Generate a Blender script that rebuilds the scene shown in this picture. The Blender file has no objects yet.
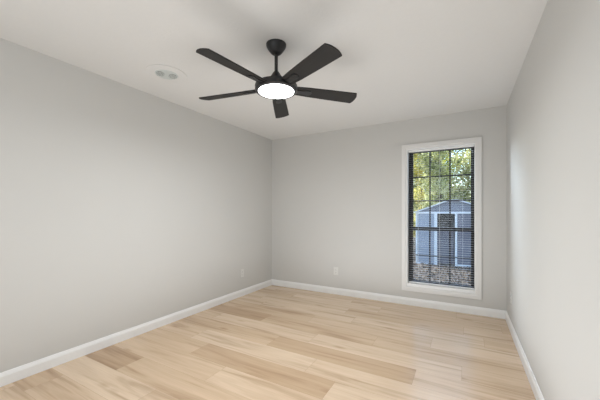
import bpy, bmesh, math, random
from mathutils import Vector, Matrix
PI = math.pi
S = bpy.context.scene
C = S.collection

# ------------------------------------------------------------------ camera, world, sun, exposure
cam_d = bpy.data.cameras.new('camera')
cam = bpy.data.objects.new('camera', cam_d); C.objects.link(cam)
cam.location = (0, 0, 1.217)
cam.rotation_euler = (PI / 2, 0, 0.5115)
cam_d.sensor_fit = 'HORIZONTAL'; cam_d.sensor_width = 36
cam_d.lens = 293.07 / 600 * 36
cam_d.shift_y = 12.5 / 600
cam_d.clip_start = .02; cam_d.clip_end = 300
S.camera = cam

S.view_settings.view_transform = 'Standard'
S.view_settings.look = 'None'
S.view_settings.gamma = 1
S.view_settings.use_curve_mapping = False
S.view_settings.exposure = 0.10
LAMP = 21.0
SKY = 0.50
SUN = 14.0

w = bpy.data.worlds.new('sky'); S.world = w; w.use_nodes = True
nt = w.node_tree; bg = nt.nodes['Background']
sk = nt.nodes.new('ShaderNodeTexSky'); sk.sky_type = 'NISHITA'; sk.sun_disc = False
sk.sun_elevation = math.radians(42); sk.sun_rotation = math.radians(-70); sk.air_density = 1.2
nt.links.new(sk.outputs[0], bg.inputs[0]); bg.inputs[1].default_value = SKY
sd = bpy.data.lights.new('sun', 'SUN'); sd.energy = SUN; sd.angle = .01; sd.color = (1, .93, .8)
so = bpy.data.objects.new('sun', sd); C.objects.link(so); so.location = (-20, 20, 20)
so.rotation_euler = Vector((-.72, .32, .68)).to_track_quat('Z', 'Y').to_euler()

def area(name, loc, rot, sx, sy, power, col):
    d = bpy.data.lights.new(name, 'AREA'); d.shape = 'RECTANGLE'; d.size = sx; d.size_y = sy; d.energy = power; d.color = col
    o = bpy.data.objects.new(name, d); C.objects.link(o); o.location = loc; o.rotation_euler = rot
    return o
# added unseen fills behind camera and up from the floor; extra skylight at window
REAR, UP_FILL, WIN = 21, 26, 850
area('fill_behind_camera', (-1.2, -.56, 1.25), (PI/2, 0, 0), 2.4, 2.0, REAR, (.88, .94, 1))
area('floor_up_fill', (-.98, 2.05, .04), (PI, 0, 0), 2.1, 3.1, UP_FILL, (.90, .95, 1))
area('window_skylight', (-2.7, 5.7, 3.0), (Vector((-2.5, 1.6, 1.8)).to_track_quat('Z', 'Y').to_euler()), 2.4, 1.8, WIN, (.78, .89, 1))
area('high_skylight', (-.7, 5.6, 2.9), (Vector((-.4, 1.5, 1.9)).to_track_quat('Z', 'Y').to_euler()), 3.0, 1.2, WIN*.23, (.80, .90, 1))

# ------------------------------------------------------------------ room numbers
XL, XR, YB, YF, H = -2.833, .419, 4.074, -.60, 2.44
T = .16
WX0, WX1, WZ0, WZ1 = -.664, .113, .250, 2.046     # window opening

# ------------------------------------------------------------------ helpers
def tag(o, label=None, cat=None, group=None, kind=None):
    if label: o['label'] = label
    if cat: o['category'] = cat
    if group: o['group'] = group
    if kind: o['kind'] = kind
    return o

def empty(name, loc=(0, 0, 0), rz=0):
    o = bpy.data.objects.new(name, None); C.objects.link(o)
    o.location = loc; o.rotation_euler = (0, 0, rz); o.empty_display_size = .1
    return o

class MB:
    def __init__(s): s.bm = bmesh.new()
    def box(s, x0, x1, y0, y1, z0, z1, M=None):
        v = [s.bm.verts.new(p) for p in ((x0,y0,z0),(x1,y0,z0),(x1,y1,z0),(x0,y1,z0),(x0,y0,z1),(x1,y0,z1),(x1,y1,z1),(x0,y1,z1))]
        if M:
            for q in v: q.co = M @ q.co
        for f in ((3,2,1,0),(4,5,6,7),(0,1,5,4),(1,2,6,5),(2,3,7,6),(3,0,4,7)): s.bm.faces.new([v[i] for i in f])
        return s
    def lathe(s, prof, n=48, c=(0, 0), cap=True, M=None):
        rings = []
        for r, z in prof:
            ring = [s.bm.verts.new((c[0] + r*math.cos(2*PI*i/n), c[1] + r*math.sin(2*PI*i/n), z)) for i in range(n)]
            if M:
                for q in ring: q.co = M @ q.co
            rings.append(ring)
        for a, b in zip(rings, rings[1:]):
            for i in range(n): s.bm.faces.new((a[i], a[(i+1) % n], b[(i+1) % n], b[i]))
        if cap:
            s.bm.faces.new(rings[0][::-1]); s.bm.faces.new(rings[-1])
        return s
    def prism(s, pts, z0, z1, M=None):
        a = [s.bm.verts.new((p[0], p[1], z0)) for p in pts]; b = [s.bm.verts.new((p[0], p[1], z1)) for p in pts]
        if M:
            for q in a + b: q.co = M @ q.co
        n = len(pts)
        s.bm.faces.new(a[::-1]); s.bm.faces.new(b)
        for i in range(n): s.bm.faces.new((a[i], a[(i+1) % n], b[(i+1) % n], b[i]))
        return s
    def tube(s, p, q, r, n=10, r2=None):
        p, q = Vector(p), Vector(q); d = (q - p)
        M = Matrix.Translation(p) @ d.to_track_quat('Z', 'Y').to_matrix().to_4x4()
        return s.lathe([(r, 0), (r if r2 is None else r2, d.length)], n, M=M)
    def build(s, name, mat, parent=None, bevel=0, smooth=False, seg=2):
        bmesh.ops.recalc_face_normals(s.bm, faces=s.bm.faces)
        me = bpy.data.meshes.new(name); s.bm.to_mesh(me); s.bm.free()
        me.materials.append(mat)
        o = bpy.data.objects.new(name, me); C.objects.link(o)
        if parent: o.parent = parent
        if smooth:
            for p in me.polygons: p.use_smooth = True
            me.set_sharp_from_angle(angle=math.radians(35))
        if bevel:
            b = o.modifiers.new('bevel', 'BEVEL'); b.width = bevel; b.segments = seg; b.limit_method = 'ANGLE'
        return o

def mat(name, col, rough=.5, metal=0, spec=.5, noise=0, nscale=20, bump=0, bscale=100):
    m = bpy.data.materials.new(name); m.use_nodes = True
    n = m.node_tree.nodes; l = m.node_tree.links; p = n['Principled BSDF']
    p.inputs['Base Color'].default_value = (*col, 1); p.inputs['Roughness'].default_value = rough
    p.inputs['Metallic'].default_value = metal; p.inputs['Specular IOR Level'].default_value = spec
    tc = n.new('ShaderNodeTexCoord')
    nz = n.new('ShaderNodeTexNoise'); nz.inputs['Scale'].default_value = nscale; nz.inputs['Detail'].default_value = 4
    l.new(tc.outputs['Object'], nz.inputs['Vector'])
    mx = n.new('ShaderNodeMix'); mx.data_type = 'RGBA'
    mx.inputs['A'].default_value = (*[c*(1-noise) for c in col], 1); mx.inputs['B'].default_value = (*[min(1, c*(1+noise)) for c in col], 1)
    l.new(nz.outputs['Fac'], mx.inputs['Factor']); l.new(mx.outputs['Result'], p.inputs['Base Color'])
    if bump:
        n2 = n.new('ShaderNodeTexNoise'); n2.inputs['Scale'].default_value = bscale; n2.inputs['Detail'].default_value = 3
        l.new(tc.outputs['Object'], n2.inputs['Vector'])
        b = n.new('ShaderNodeBump'); b.inputs['Strength'].default_value = bump; b.inputs['Distance'].default_value = .002
        l.new(n2.outputs['Fac'], b.inputs['Height']); l.new(b.outputs[0], p.inputs['Normal'])
    return m

M_wall = mat('wall_paint', (.60, .59, .565), .7, spec=.3, noise=.01, nscale=3, bump=.15, bscale=220)
M_ceil = mat('ceiling_paint', (.70, .69, .67), .9, spec=.2, noise=.012, nscale=30, bump=.6, bscale=55)
M_trim = mat('white_trim_paint', (.86, .86, .85), .35, noise=.01)
M_casing = mat('casing_paint', (.72, .71, .69), .4, noise=.01)
M_ext = mat('exterior_siding', (.5, .45, .4), .8, noise=.1)
M_black = mat('matte_black_metal', (.012, .012, .013), .4, noise=.1)
M_frame = mat('bronze_window_frame', (.007, .007, .009), .45, noise=.1)
M_slat = mat('blind_slat_vinyl', (.26, .265, .28), .45, noise=.02)
M_cord = mat('blind_cord', (.8, .8, .78), .8, noise=.05)
M_plate = mat('outlet_plastic', (.70, .69, .66), .35, noise=.01)
M_plate2 = mat('vent_plastic', (.56, .59, .57), .6, noise=.02)
M_slot = mat('outlet_slot_dark', (.05, .05, .05), .6, noise=.05)
M_grille = mat('grille_grey', (.06, .06, .06), .7, noise=.1)

def m_blade():
    m = mat('blade_dark_wood', (.03, .027, .025), .6, spec=.35, noise=.2)
    n = m.node_tree.nodes; l = m.node_tree.links
    tc = n.new('ShaderNodeTexCoord'); mp = n.new('ShaderNodeMapping'); mp.inputs['Scale'].default_value = (3, 60, 60)
    nz = n.new('ShaderNodeTexNoise'); nz.inputs['Scale'].default_value = 2; nz.inputs['Detail'].default_value = 6
    cr = n.new('ShaderNodeValToRGB'); cr.color_ramp.elements[0].color = (.010, .009, .0085, 1); cr.color_ramp.elements[1].color = (.022, .020, .018, 1)
    l.new(tc.outputs['Object'], mp.inputs[0]); l.new(mp.outputs[0], nz.inputs['Vector']); l.new(nz.outputs['Fac'], cr.inputs[0])
    l.new(cr.outputs[0], n['Principled BSDF'].inputs['Base Color'])
    return m
M_blade = m_blade()

def m_emit(name, col, k):
    m = bpy.data.materials.new(name); m.use_nodes = True
    n = m.node_tree.nodes; l = m.node_tree.links; n.clear()
    e = n.new('ShaderNodeEmission'); e.inputs[0].default_value = (*col, 1); e.inputs[1].default_value = k
    o = n.new('ShaderNodeOutputMaterial'); l.new(e.outputs[0], o.inputs[0])
    return m
M_lamp = m_emit('lamp_diffuser', (.97, .985, 1), 9.0)

def m_glass():
    m = bpy.data.materials.new('window_glass'); m.use_nodes = True
    n = m.node_tree.nodes; l = m.node_tree.links; n.clear()
    t = n.new('ShaderNodeBsdfTransparent'); t.inputs[0].default_value = (.92, .95, .97, 1)
    g = n.new('ShaderNodeBsdfGlossy'); g.inputs['Roughness'].default_value = .02
    f = n.new('ShaderNodeFresnel'); f.inputs[0].default_value = 1.28
    x = n.new('ShaderNodeMixShader'); o = n.new('ShaderNodeOutputMaterial')
    l.new(f.outputs[0], x.inputs[0]); l.new(t.outputs[0], x.inputs[1]); l.new(g.outputs[0], x.inputs[2]); l.new(x.outputs[0], o.inputs[0])
    return m
M_glass = m_glass()

def m_floor():
    m = bpy.data.materials.new('oak_plank_floor'); m.use_nodes = True
    n = m.node_tree.nodes; l = m.node_tree.links; p = n['Principled BSDF']
    at = n.new('ShaderNodeAttribute'); at.attribute_name = 'tone'  # r: tone, g/b: random seed per plank
    sp = n.new('ShaderNodeSeparateColor'); l.new(at.outputs['Color'], sp.inputs[0])
    tc = n.new('ShaderNodeTexCoord')
    cb = n.new('ShaderNodeCombineXYZ')
    for i, (k, out) in enumerate(((31, 1), (17, 2), (7, 1))):
        mm = n.new('ShaderNodeMath'); mm.operation = 'MULTIPLY'; mm.inputs[1].default_value = k
        l.new(sp.outputs[out], mm.inputs[0]); l.new(mm.outputs[0], cb.inputs[i])
    add = n.new('ShaderNodeVectorMath'); add.operation = 'ADD'
    l.new(tc.outputs['Object'], add.inputs[0]); l.new(cb.outputs[0], add.inputs[1])
    def noise(scale, sx, sy, detail=4, dist=0):
        mp = n.new('ShaderNodeMapping'); mp.inputs['Scale'].default_value = (sx, sy, 1)
        nz = n.new('ShaderNodeTexNoise'); nz.inputs['Scale'].default_value = scale; nz.inputs['Detail'].default_value = detail; nz.inputs['Distortion'].default_value = dist
        l.new(add.outputs[0], mp.inputs[0]); l.new(mp.outputs[0], nz.inputs['Vector'])
        return nz.outputs['Fac']
    broad = noise(1, .9, 13, 4, .8)
    grain = noise(1, 5, 110, 5, .2)
    def ramp(src, stops):
        r = n.new('ShaderNodeValToRGB'); e = r.color_ramp.elements
        e[0].position, e[0].color = stops[0][0], (*stops[0][1], 1); e[1].position, e[1].color = stops[-1][0], (*stops[-1][1], 1)
        for q, c in stops[1:-1]:
            x = e.new(q); x.color = (*c, 1)
        l.new(src, r.inputs[0]); return r.outputs[0]
    base = ramp(sp.outputs[0], [(0, (.53, .365, .23)), (.35, (.65, .475, .315)), (.65, (.74, .565, .40)), (1, (.80, .635, .47))])
    br = ramp(broad, [(.30, (.70, .64, .58)), (.46, (.93, .91, .89)), (.6, (1, 1, 1)), (.75, (1.06, 1.06, 1.06))])
    gr = ramp(grain, [(.3, (.93, .92, .90)), (.6, (1, 1, 1))])
    def mul(a, b, f=1):
        x = n.new('ShaderNodeMix'); x.data_type = 'RGBA'; x.blend_type = 'MULTIPLY'; x.inputs['Factor'].default_value = f
        l.new(a, x.inputs['A']); l.new(b, x.inputs['B']); return x.outputs['Result']
    c = mul(mul(base, br), gr)
    # knots
    mp = n.new('ShaderNodeMapping'); mp.inputs['Scale'].default_value = (2.0, 5.5, 1)
    vo = n.new('ShaderNodeTexVoronoi'); vo.inputs['Scale'].default_value = 1
    l.new(add.outputs[0], mp.inputs[0]); l.new(mp.outputs[0], vo.inputs['Vector'])
    kn = ramp(vo.outputs['Distance'], [(.0, (.62, .52, .45)), (.05, (.78, .72, .66)), (.16, (1, 1, 1))])
    c = mul(c, kn, .8)
    l.new(c, p.inputs['Base Color'])
    p.inputs['Roughness'].default_value = .24
    p.inputs['Specular IOR Level'].default_value = .5
    b = n.new('ShaderNodeBump'); b.inputs['Strength'].default_value = .06; b.inputs['Distance'].default_value = .001
    l.new(grain, b.inputs['Height']); l.new(b.outputs[0], p.inputs['Normal'])
    return m
M_floor = m_floor()

# ------------------------------------------------------------------ structure
def struct(mb, name, m, **k): return tag(mb.build(name, m, **k), kind='structure')

# floor: every plank a face of one mesh, over a dark base
random.seed(11)
bm = bmesh.new(); tl = bm.faces.layers.float_color.new('tone')
def fq(x0, x1, y0, y1, z, col):
    f = bm.faces.new([bm.verts.new(p) for p in ((x0,y0,z),(x1,y0,z),(x1,y1,z),(x0,y1,z))]); f[tl] = (*col, 1); return f
fq(XL, XR, YF, YB, -.0025, (0, .5, .5))
W = .2286; L = 1.26
joint = {4: -2.07, 3: -1.64, 5: -1.068, 6: -.326, 7: -.019, 9: -.27, 1: -1.85, 2: -2.35, 0: -2.62, 8: -2.0, 10: -1.1, -1: -1.5}
fixed = {(4, -2.07): .22, (6, -1.586): .24, (8, -3.26): .1, (2, -3.61): .12, (0, -3.88): .3, (3, -1.64): .66, (1, -3.11): .85, (1, -1.85): .7,
         (5, -1.068): .75, (5, -2.328): .85, (4, -.81): .8, (6, -.326): .72, (3, -2.9): .5, (7, -1.279): .8, (7, -.019): .6, (2, -2.35): .45}
for k in range(-7, 15):
    y0 = .82 + W*k; y1 = y0 + W
    if y1 < YF or y0 > YB: continue
    j = joint.get(k, random.uniform(-1.2, 0))
    x = j - L*math.ceil((j - XL)/L)
    while x < XR:
        a, b = max(x, XL), min(x + L, XR)
        t = None
        for (kk, xx), tt in fixed.items():
            if kk == k and abs(xx - x) < .03: t = tt
        if t is None: t = random.choice((.45, .55, .6, .7, .75, .8, .85, .9))
        if b - a > .01:
            fq(a + .0010, b - .0010, max(y0, YF) + .0008, min(y1, YB) - .0008, 0, (t, random.random(), random.random()))
        x += L
# slab under the planks
me = bpy.data.meshes.new('floor'); bm.to_mesh(me); bm.free(); me.materials.append(M_floor)
fl = bpy.data.objects.new('floor', me); C.objects.link(fl); tag(fl, kind='structure')

struct(MB().box(XL - T, XR + T, YF - T, YB + T, -.25, -.004), 'trim_subfloor', M_ext)
struct(MB().box(XL - T, XR + T, YF - T, YB + T, H, H + .15), 'ceiling', M_ceil)
struct(MB().box(XL - T, XL, YF - T, YB + T, -.003, H), 'wall_left', M_wall)
struct(MB().box(XR, XR + T, YF - T, YB + T, -.003, H), 'wall_right', M_wall)
struct(MB().box(XL, XR, YF - T, YF, -.003, H), 'wall_rear', M_wall)
wb = MB()
wb.box(XL, WX0, YB, YB + T, -.003, H).box(WX1, XR, YB, YB + T, -.003, H).box(WX0, WX1, YB, YB + T, -.003, WZ0).box(WX0, WX1, YB, YB + T, WZ1, H)
struct(wb, 'wall_back', M_wall)
struct(MB().box(XL - 1, XR + 1, YB + T, YB + T + .35, H + .02, H + .14), 'trim_added_eave', M_trim)  # unseen eave, added to keep direct sun out of the window

# baseboards: profile (depth from the wall, height)
prof = [(0, 0), (.0145, 0), (.0145, .066), (.0125, .072), (.0105, .078), (.008, .084), (.006, .091), (.002, .094), (0, .094)]
def baseboard(name, p, q, nrm):
    bmm = bmesh.new(); p, q, nrm = Vector(p), Vector(q), Vector(nrm); d = (q - p).normalized()
    rings = []
    for e, sgn in ((p, 1), (q, -1)):
        rings.append([bmm.verts.new(e + nrm*a + d*sgn*a + Vector((0, 0, z + .0005))) for a, z in prof])
    n = len(prof)
    for i in range(n): bmm.faces.new((rings[0][i], rings[0][(i+1) % n], rings[1][(i+1) % n], rings[1][i]))
    bmm.faces.new(rings[0]); bmm.faces.new(rings[1][::-1])
    m = MB(); m.bm.free(); m.bm = bmm
    struct(m, name, M_trim)
baseboard('baseboard_left', (XL, YF, 0), (XL, YB, 0), (1, 0, 0))
baseboard('baseboard_right', (XR, YF, 0), (XR, YB, 0), (-1, 0, 0))
baseboard('baseboard_back', (XL, YB, 0), (XR, YB, 0), (0, -1, 0))
baseboard('baseboard_rear', (XL, YF, 0), (XR, YF, 0), (0, 1, 0))

# window: jamb liner, casing
CW = .064
def ring(mb, x0, x1, z0, z1, w_, y0, y1, wb_=None, wr=None, wt=None):
    wb_ = w_ if wb_ is None else wb_; wr = wr or w_; wt = wt or w_
    mb.box(x0, x0 + w_, y0, y1, z0, z1).box(x1 - wr, x1, y0, y1, z0, z1)
    mb.box(x0 + w_, x1 - wr, y0, y1, z1 - wt, z1).box(x0 + w_, x1 - wr, y0, y1, z0, z0 + wb_)
    return mb
def casing(x0, x1, z0, z1, w_):
    # mitred flat casing with a stepped inner edge
    m = MB(); b = m.bm
    pr = [(0, 0), (0, -.017), (w_*.70, -.017), (w_*.78, -.012), (w_, -.010), (w_, 0)]
    cs = [(x0, z0, 1, 1), (x1, z0, -1, 1), (x1, z1, -1, -1), (x0, z1, 1, -1)]
    rs = [[b.verts.new((cx + sx*a, YB + d, cz + sz*a)) for a, d in pr] for cx, cz, sx, sz in cs]
    n = len(pr)
    for k in range(4):
        A, B = rs[k], rs[(k+1) % 4]
        for i in range(n): b.faces.new((A[i], A[(i+1) % n], B[(i+1) % n], B[i]))
    return m
struct(casing(WX0 - CW, WX1 + CW, WZ0 - CW, WZ1 + CW, CW), 'trim_window_casing', M_casing, bevel=.0015)
struct(ring(MB(), WX0, WX1, WZ0, WZ1, .008, YB - .006, YB + .10), 'trim_window_jamb', M_trim)

ix0, ix1, iz0, iz1 = WX0 + .008, WX1 - .008, WZ0 + .008, WZ1 - .008
struct(MB().box(ix0, ix1, YB - .004, YB + .10, WZ0 + .0085, WZ0 + .034), 'trim_window_sill', M_trim, bevel=.002)
iz0 = WZ0 + .034
win = tag(empty('window_1', ((ix0 + ix1)/2, YB + .12, iz0)), kind='structure')
def wpart(mb, name, m, par=win, **k):
    o = mb.build(name, m, **k); o.parent = par
    o.matrix_parent_inverse = Matrix.Translation(win.location).inverted() if par is win else Matrix()
    return o
FY = YB + .10
wpart(ring(MB(), ix0, ix1, iz0, iz1, .030, FY, FY + .06, .012, .018, .012), 'window_frame', M_frame, bevel=.002)
mid = 1.002
cols = [ix0 + .03 + (ix1 - ix0 - .06)*f for f in (.345, .655)]
cols = [-.397, -.162]
rail = .030
# upper sash (outer track) and lower sash (inner track)
up = ring(MB(), ix0 + .03, ix1 - .018, mid - .025, iz1 - .012, .022, FY + .032, FY + .052, .045, .018, .012)
wpart(up, 'upper_sash', M_frame, bevel=.001)
lo = ring(MB(), ix0 + .03, ix1 - .018, iz0 + .012, mid + .022, .022, FY + .006, FY + .028, .022, .018)
lo.box(ix0 + .05, ix1 - .036, FY + .004, FY + .028, mid - .022, mid + .022)
wpart(lo, 'lower_sash', M_frame, bevel=.001)
def muntins(zs, z0, z1, y0, y1):
    m = MB(); q = .0085
    edges = [z0] + zs + [z1]
    for c in cols: m.box(c - q, c + q, y0, y1, z0, z1)
    xs = [ix0 + .05, cols[0] - q, cols[0] + q, cols[1] - q, cols[1] + q, ix1 - .034]
    for z in zs:
        for i in (0, 2, 4): m.box(xs[i], xs[i+1], y0, y1, z - q, z + q)
    return m
wpart(muntins([1.372, 1.690], mid + .02, iz1 - .022, FY + .036, FY + .046), 'muntin_grid', M_frame)
wpart(muntins([.650], iz0 + .034, mid - .02, FY + .010, FY + .022), 'muntin_grid', M_frame)
wpart(MB().box(ix0 + .045, ix1 - .032, FY + .040, FY + .043, mid, iz1 - .02), 'window_pane', M_glass)
wpart(MB().box(ix0 + .045, ix1 - .032, FY + .015, FY + .018, iz0 + .034, mid), 'window_pane', M_glass)

# ------------------------------------------------------------------ blind
bx0, bx1 = ix0 + .004, ix1 - .004; by = YB + .052
bl = tag(empty('window_blind', ((bx0 + bx1)/2, by, iz1)), 'open horizontal blind with thin pale slats hung inside the window opening', 'window blind')
def bpart(mb, name, m, par=None, **k):
    o = mb.build(name, m, **k); o.parent = par or bl
    o.matrix_parent_inverse = Matrix.Translation(bl.location).inverted() if par is None else Matrix()
    return o
bpart(MB().box(bx0, bx1, by - .014, by + .014, iz1 - .024, iz1 - .0005), 'headrail', M_trim, bevel=.002)
sl = MB(); z = iz1 - .038; pitch = .0285
while z > iz0 + .030:
    pr = []
    for i in range(5):
        a = (i/4 - .5); pr.append((a*.025, .0010*(1 - (2*a)**2)))
    th = math.radians(3)
    top = [(y*math.cos(th), y*math.sin(th) + q) for y, q in pr]
    A = [[sl.bm.verts.new((x, by + y, z + q + e)) for y, q in top] for x in (bx0 + .002, bx1 - .002) for e in (0, -.0008)]
    a0, a0b, a1, a1b = A
    for i in range(4):
        sl.bm.faces.new((a0[i], a0[i+1], a1[i+1], a1[i])); sl.bm.faces.new((a0b[i], a1b[i], a1b[i+1], a0b[i+1]))
    sl.bm.faces.new((a0[0], a1[0], a1b[0], a0b[0])); sl.bm.faces.new((a0[4], a0b[4], a1b[4], a1[4]))
    z -= pitch
bpart(sl, 'slats', M_slat)
bpart(MB().box(bx0 + .002, bx1 - .002, by - .013, by + .013, iz0 + .003, iz0 + .017), 'bottom_rail', M_trim, bevel=.002)
for x in (bx0 + .12, (bx0 + bx1)/2, bx1 - .12):
    c = MB()
    for s_ in (-.0137, .0137): c.tube((x, by + s_, iz0 + .02), (x, by + s_, iz1 - .024), .0007, 6)
    bpart(c, 'ladder_cord', M_cord)

# ------------------------------------------------------------------ ceiling fan
fan = tag(empty('ceiling_fan', (-1.195, 1.775, H)), 'black ceiling fan with five dark blades and a glowing round light', 'ceiling fan')
def hemi(rt, rb, z0, z1, n=8): return [(rb + (rt - rb)*math.sin(PI/2*i/n)**.8, z0 + (z1 - z0)*(i/n)**1.3) for i in range(n + 1)]
MB().lathe([(.020, -.070), (.034, -.068), (.044, -.058), (.055, -.044), (.066, -.028), (.072, -.014), (.073, -.001)]).build('canopy', M_black, fan, smooth=True)
MB().lathe([(.0125, -.22), (.0125, -.068)], 24).build('downrod', M_black, fan, smooth=True)
MB().lathe([(.128, -.338), (.130, -.344), (.146, -.344), (.153, -.338), (.154, -.306), (.150, -.298), (.118, -.288), (.080, -.274), (.060, -.256), (.042, -.236), (.028, -.214), (.018, -.200), (.013, -.199)], 64).build('motor_housing', M_black, fan, smooth=True)
MB().lathe([(.1295, -.3385), (.1295, -.345), (.12, -.3475), (.08, -.350), (.002, -.351)][::-1], 64).build('light_diffuser', M_lamp, fan, smooth=True)
ld = bpy.data.lights.new('fan_lamp', 'AREA'); ld.shape = 'DISK'; ld.size = .25; ld.energy = LAMP; ld.color = (.93, .965, 1)
lo_ = bpy.data.objects.new('fan_lamp', ld); C.objects.link(lo_); lo_.location = (-1.195, 1.775, H - .3525)
tipr, rootr = .636, .135
pts = [(rootr, -.046), (.24, -.054), (.40, -.060), (.600, -.065)]
pts += [(.620, -.066), (.629, -.050), (.637, -.028), (.641, 0), (.639, .026), (.633, .048), (.624, .064)]
pts += [(.40, .058), (.24, .052), (rootr, .044)]
for k in range(5):
    a = math.radians(46.7 + 72*k)
    M = Matrix.Rotation(math.radians(-13), 4, 'X')
    b = MB().prism(pts, -.004, .004, M).build('blade', M_blade, fan, bevel=.002)
    b.location = (0, 0, -.320); b.rotation_euler = (0, 0, a)
    br = MB()
    br.prism([(.13, -.022), (.20, -.018), (.235, -.026), (.262, -.022), (.272, 0), (.262, .022), (.235, .026), (.20, .018), (.13, .022)], .0045, .0105, M)
    br.prism([(.13, -.022), (.20, -.018), (.235, -.026), (.262, -.022), (.272, 0), (.262, .022), (.235, .026), (.20, .018), (.13, .022)], -.0095, -.0045, M)
    for sx, sy in ((.225, 0), (.25, .012), (.25, -.012)): br.lathe([(.004, -.0115), (.004, -.0095)], 8, (sx, sy), M=M)
    br.build('blade_bracket', M_black, b, bevel=.0012)

# ------------------------------------------------------------------ round ceiling plate
cv = tag(empty('ceiling_vent', (-2.294, 1.680, H), math.radians(60)), 'round white ceiling plate with small grey grille on the ceiling left of the fan', 'ceiling vent')
MB().lathe([(.168, -.0005), (.168, -.0045), (.164, -.0055), (.10, -.0065)], 64).build('plate', M_ceil, cv, smooth=True)
MB().lathe([(.094, -.0065), (.092, -.009), (.086, -.0105), (.002, -.011)], 48).build('centre_cap', M_plate2, cv, smooth=True)
for s_ in (-1, 1):
    g = MB(); n = 24
    pp = [(s_*(.050 + .032*math.cos(2*PI*i/n)), .048*math.sin(2*PI*i/n)) for i in range(n)]
    if s_ < 0: pp = pp[::-1]
    g.prism(pp, -.0120, -.0100)
    go = g.build('grille', M_grille, cv)
    bb = MB()
    for i in range(-4, 5):
        y = i*.0105; hw = .032*math.sqrt(max(0, 1 - (y/.048)**2))
        if hw > .005: bb.box(s_*.050 - hw, s_*.050 + hw, y - .0022, y + .0022, -.0132, -.0120)
    for i in range(-2, 3):
        x = i*.0115; hh = .048*math.sqrt(max(0, 1 - (x/.032)**2))
        bb.box(s_*.050 + x - .0022, s_*.050 + x + .0022, -hh, hh, -.0144, -.0132)
    bb.build('grille_bars', M_plate2, go)

# ------------------------------------------------------------------ wall outlets (local: x across, z up, front -y)
def outlet(loc, rz, label):
    t = tag(empty('wall_outlet', loc, rz), label, 'electrical outlet', 'wall outlets')
    MB().box(-.035, .035, -.006, -.0005, -.0575, .0575).build('cover_plate', M_plate, t, bevel=.003, seg=3)
    for s_ in (-1, 1):
        r = MB().box(-.0165, .0165, -.0085, -.006, s_*.0195 - .014, s_*.0195 + .014).build('receptacle', M_plate, t, bevel=.001)
        q = MB()
        for x, hh in ((-.0065, .0045), (.0065, .0035)): q.box(x - .001, x + .001, -.0088, -.0080, s_*.0195 + .003 - hh, s_*.0195 + .003 + hh)
        q.box(-.002, .002, -.0088, -.0080, s_*.0195 - .0105, s_*.0195 - .0065)
        q.build('slots', M_slot, r)
    MB().lathe([(.003, 0), (.003, .0015)], 12, M=Matrix.Translation((0, -.006, 0)) @ Matrix.Rotation(PI/2, 4, 'X')).build('screw', M_plate, t)
outlet((-1.672, YB, .343), 0, 'white wall outlet on the wall with the window, left of the window')
outlet((XL, 3.317, .332), PI/2, 'white wall outlet low on the left wall near the corner')
outlet((XR, 3.672, .345), -PI/2, 'white wall outlet low on the right wall, seen edge-on near the corner')

# ------------------------------------------------------------------ outside
GZ = -.75
def m_ground():
    m = mat('leafy_ground', (.16, .12, .09), .95)
    n = m.node_tree.nodes; l = m.node_tree.links
    tc = n.new('ShaderNodeTexCoord'); nz = n.new('ShaderNodeTexNoise'); nz.inputs['Scale'].default_value = 7; nz.inputs['Detail'].default_value = 8; nz.inputs['Roughness'].default_value = .7
    cr = n.new('ShaderNodeValToRGB'); e = cr.color_ramp.elements
    e[0].position = .35; e[0].color = (.025, .021, .02, 1); e[1].position = .65; e[1].color = (.11, .088, .075, 1)
    l.new(tc.outputs['Object'], nz.inputs['Vector']); l.new(nz.outputs['Fac'], cr.inputs[0]); l.new(cr.outputs[0], n['Principled BSDF'].inputs['Base Color'])
    return m
struct(MB().box(-30, 26, YB + T, 60, GZ - .2, GZ), 'ground', m_ground())

def m_leaf(name, cols_):
    m = bpy.data.materials.new(name); m.use_nodes = True
    n = m.node_tree.nodes; l = m.node_tree.links; n.clear()
    at = n.new('ShaderNodeAttribute'); at.attribute_name = 'tone'
    cr = n.new('ShaderNodeValToRGB'); e = cr.color_ramp.elements
    e[0].color = (*cols_[0], 1); e[1].color = (*cols_[-1], 1)
    for i, c in enumerate(cols_[1:-1], 1): e.new(i/(len(cols_) - 1)).color = (*c, 1)
    l.new(at.outputs['Fac'], cr.inputs[0])
    d = n.new('ShaderNodeBsdfDiffuse'); t = n.new('ShaderNodeBsdfTranslucent'); x = n.new('ShaderNodeMixShader'); x.inputs[0].default_value = .5
    o = n.new('ShaderNodeOutputMaterial')
    l.new(cr.outputs[0], d.inputs[0]); l.new(cr.outputs[0], t.inputs[0]); l.new(d.outputs[0], x.inputs[1]); l.new(t.outputs[0], x.inputs[2]); l.new(x.outputs[0], o.inputs[0])
    return m
M_leaf = [m_leaf('foliage_green', [(.12, .17, .03), (.36, .42, .08), (.58, .60, .16), (.78, .76, .34)]),
          m_leaf('foliage_yellow', [(.22, .24, .05), (.46, .44, .10), (.68, .62, .20), (.85, .76, .38)]),
          m_leaf('foliage_sage', [(.14, .17, .07), (.38, .42, .17), (.62, .63, .33), (.88, .86, .58)])]
M_litter = m_leaf('leaf_litter', [(.025, .02, .018), (.05, .04, .032), (.09, .07, .055), (.26, .21, .16)])
M_bark = mat('bark', (.10, .075, .055), .9, noise=.4, nscale=12, bump=.6, bscale=20)

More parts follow.
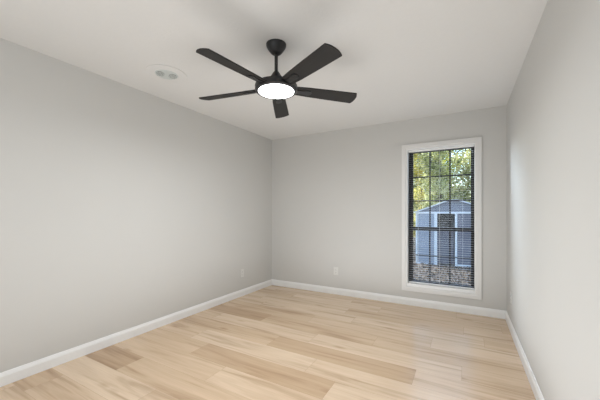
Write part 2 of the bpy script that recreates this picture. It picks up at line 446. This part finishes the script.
def leaf_mesh(name, n, shape, size, m, rnd):
    vs, fs, tn = [], [], []
    for i in range(n):
        c = shape(rnd)
        a = Vector((rnd.gauss(0, 1), rnd.gauss(0, 1), rnd.gauss(0, 1))).normalized()
        b = a.orthogonal().normalized(); b = (b + a.cross(b)*rnd.uniform(-2, 2)).normalized()
        s_ = size*rnd.uniform(.6, 1.3); k = len(vs)
        vs += [c - a*s_, c + b*s_*.45, c + a*s_, c - b*s_*.45]; fs.append((k, k+1, k+2, k+3)); tn.append(rnd.random())
    me = bpy.data.meshes.new(name); me.from_pydata(vs, [], fs); me.materials.append(m)
    at = me.attributes.new('tone', 'FLOAT', 'FACE')
    at.data.foreach_set('value', tn)
    return me
def crown_shape(lobes):
    def f(r):
        cx, cy, cz, R = r.choice(lobes)
        v = Vector((r.gauss(0, 1), r.gauss(0, 1), r.gauss(0, 1))).normalized()*R*(r.random()**.45)
        return Vector((cx, cy, cz)) + Vector((v.x, v.y, v.z*.8))
    return f
def tree(kind, seed, n=6500, h=6.6, size=.10):
    r = random.Random(seed)
    lobes = [(r.uniform(-.65, .65), r.uniform(-.6, .6), h*(.14 + .86*i/15), r.uniform(.6, .85)) for i in range(16)]
    t = MB(); t.tube((0, 0, 0), (.1, 0, h*.5), .09, 10, .06).tube((.1, 0, h*.5), (0, .1, h*.95), .06, 8, .02)
    for lb in lobes[:9]: t.tube((.08, 0, max(.6, lb[2]*.6)), (lb[0]*.8, lb[1]*.8, lb[2]), .028, 6, .01)
    return leaf_mesh('foliage', n, crown_shape(lobes), size, M_leaf[kind], r), t
kinds = []
for i, kd in enumerate((0, 1, 2)):
    fm, t = tree(kd, 20 + i)
    kinds.append((fm, t))
tm = []
first = {}
def plant_tree(kind, x, y, rz, sc, label):
    e = tag(empty('tree', (x, y, GZ), rz), label, 'tree', 'trees behind the garden shed'); e.scale = (sc,)*3
    f = bpy.data.objects.new('foliage', kinds[kind][0]); C.objects.link(f); f.parent = e
    if kind not in first:
        o = kinds[kind][1].build('trunk', M_bark, e, smooth=True); first[kind] = o.data
    else:
        o = bpy.data.objects.new('trunk', first[kind]); C.objects.link(o); o.parent = e
row = ['nearest row behind the shed', 'middle row behind the shed', 'farthest row behind the shed']
spots = [(1, -3.9, 17.2, 0, 'yellow-leaved tree at the left window edge'), (2, -1.1, 17.6, 0, 'grey-green tree above the left slope of the shed roof'), (0, 1.7, 17.3, 0, 'bright green tree past the right end of the shed'),
         (0, -5.2, 20.6, 1, 'bright green tree partly hidden by the yellow one'), (1, -2.5, 20.9, 1, 'yellow-green tree showing in the middle column of panes'), (2, .3, 20.7, 1, 'pale grey-green tree over the shed roof ridge'),
         (2, -3.8, 24.2, 2, 'grey-green tree at the far left of the view'), (0, -1.0, 24.0, 2, 'green tree glimpsed between the nearer crowns'), (1, 2.2, 24.3, 2, 'yellow-leaved tree at the right edge of the panes')]
for i, (k, x, y, rw, d) in enumerate(spots):
    plant_tree(k, x, y, i*1.9, [.95, 1.0, 1.05][rw], d + ', ' + row[rw])
r = random.Random(5)
sb = [(r.uniform(-.5, .5), r.uniform(-.4, .4), r.uniform(.3, 1.5), r.uniform(.3, .5)) for _ in range(7)]
e = tag(empty('shrub', (-2.75, 13.6, GZ)), 'yellow shrub standing on the ground just left of the shed', 'shrub')
f = bpy.data.objects.new('foliage', leaf_mesh('foliage', 1500, crown_shape(sb), .07, M_leaf[1], r)); C.objects.link(f); f.parent = e
t = MB()
for q in sb: t.tube((0, 0, 0), (q[0], q[1], q[2]), .02, 6, .008)
t.build('stem', M_bark, e)
r = random.Random(9)
lt = bpy.data.objects.new('leaf_litter', leaf_mesh('leaf_litter', 5000, lambda r: Vector((r.uniform(-4, 2.5), r.uniform(6.5, 11.9), GZ + .06)), .05, M_litter, r))
C.objects.link(lt); tag(lt, 'fallen brown leaves scattered over the ground outside the window', 'fallen leaves', kind='stuff')

# shed, local x along its front, y into its depth, z up
M_shed = mat('shed_pale_steel', (.26, .30, .38), .5, noise=.05)
M_shed2 = mat('shed_door_steel', (.13, .135, .18), .45, noise=.05)
M_shedw = mat('shed_white_trim', (.62, .66, .72), .5, noise=.03)
M_roof = mat('shed_roof_steel', (.17, .185, .235), .6, noise=.08)
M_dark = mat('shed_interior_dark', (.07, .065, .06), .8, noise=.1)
sh = tag(empty('garden_shed', (-1.631, 12.047, GZ), math.radians(8)), 'blue-grey metal garden shed with white trim and dark doorway seen through the window', 'shed')
SW, SD_, EH = 2.42, 2.6, 1.96
wl = MB()
zz = .02
while zz < EH - .05:                               # ribbed left panel of the front
    wl.box(0.02, .66, .012, .03, zz, zz + .125); zz += .14
wl.box(0.0, .66, .03, .05, 0, EH)
wl.box(0, .03, .05, SD_, 0, EH).box(SW - .03, SW, .05, SD_, 0, EH).box(.03, SW - .03, SD_ - .03, SD_, 0, EH)
wl.build('wall_panels', M_shed, sh)
fr = MB()
for a, b in ((-.01, .05), (.64, .74), (1.34, 1.41), (SW - .05, SW + .01)): fr.box(a, b, -.01, .05, 0, EH)
fr.box(0, SW, -.015, .05, EH - .03, EH + .03); fr.box(0, .6, -.012, .03, 0, .05); fr.box(1.42, SW, -.012, .03, 0, .06)
fr.build('trim_boards', M_shedw, sh)
dr = MB()
x = 1.42
while x < SW - .06:
    dr.box(x, x + .075, .005, .03, .06, EH - .03); x += .09
dr.box(1.42, SW - .04, .03, .045, .02, EH - .03)
dr.build('door', M_shed2, sh)
MB().box(.74, 1.33, .25, .28, 0, 1.42).build('door', M_shed2, sh)
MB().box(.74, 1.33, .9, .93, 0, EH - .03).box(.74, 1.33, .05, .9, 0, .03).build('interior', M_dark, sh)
gp = [(0, EH), (SW, EH), (2.20, 2.10), (1.82, 2.27), (1.42, 2.405), (1.12, 2.40), (.6, 2.20), (.15, 2.03)]
Mx = Matrix(((1, 0, 0, 0), (0, 0, 1, 0), (0, 1, 0, 0), (0, 0, 0, 1)))
MB().prism(gp, .0, .04, Mx).build('gable', M_roof, sh)
MB().prism(gp, SD_ - .04, SD_, Mx).build('gable', M_roof, sh)
rp = [(-.10, EH - .02), (.15, 2.03), (.6, 2.20), (1.12, 2.40), (1.42, 2.405), (1.82, 2.27), (2.20, 2.10), (SW + .10, EH - .03)]
rp2 = [(x, z + .035) for x, z in rp]
rf = MB()
for i in range(len(rp) - 1): rf.prism([rp[i], rp[i+1], rp2[i+1], rp2[i]], -.10, SD_ + .08, Mx)
rf.build('roof', M_shed, sh)
fa = MB()
for i in range(len(rp) - 1): fa.prism([rp[i], rp[i+1], (rp[i+1][0], rp[i+1][1] + .045), (rp[i][0], rp[i][1] + .045)], -.115, -.10, Mx)
fa.build('fascia', M_shedw, sh)
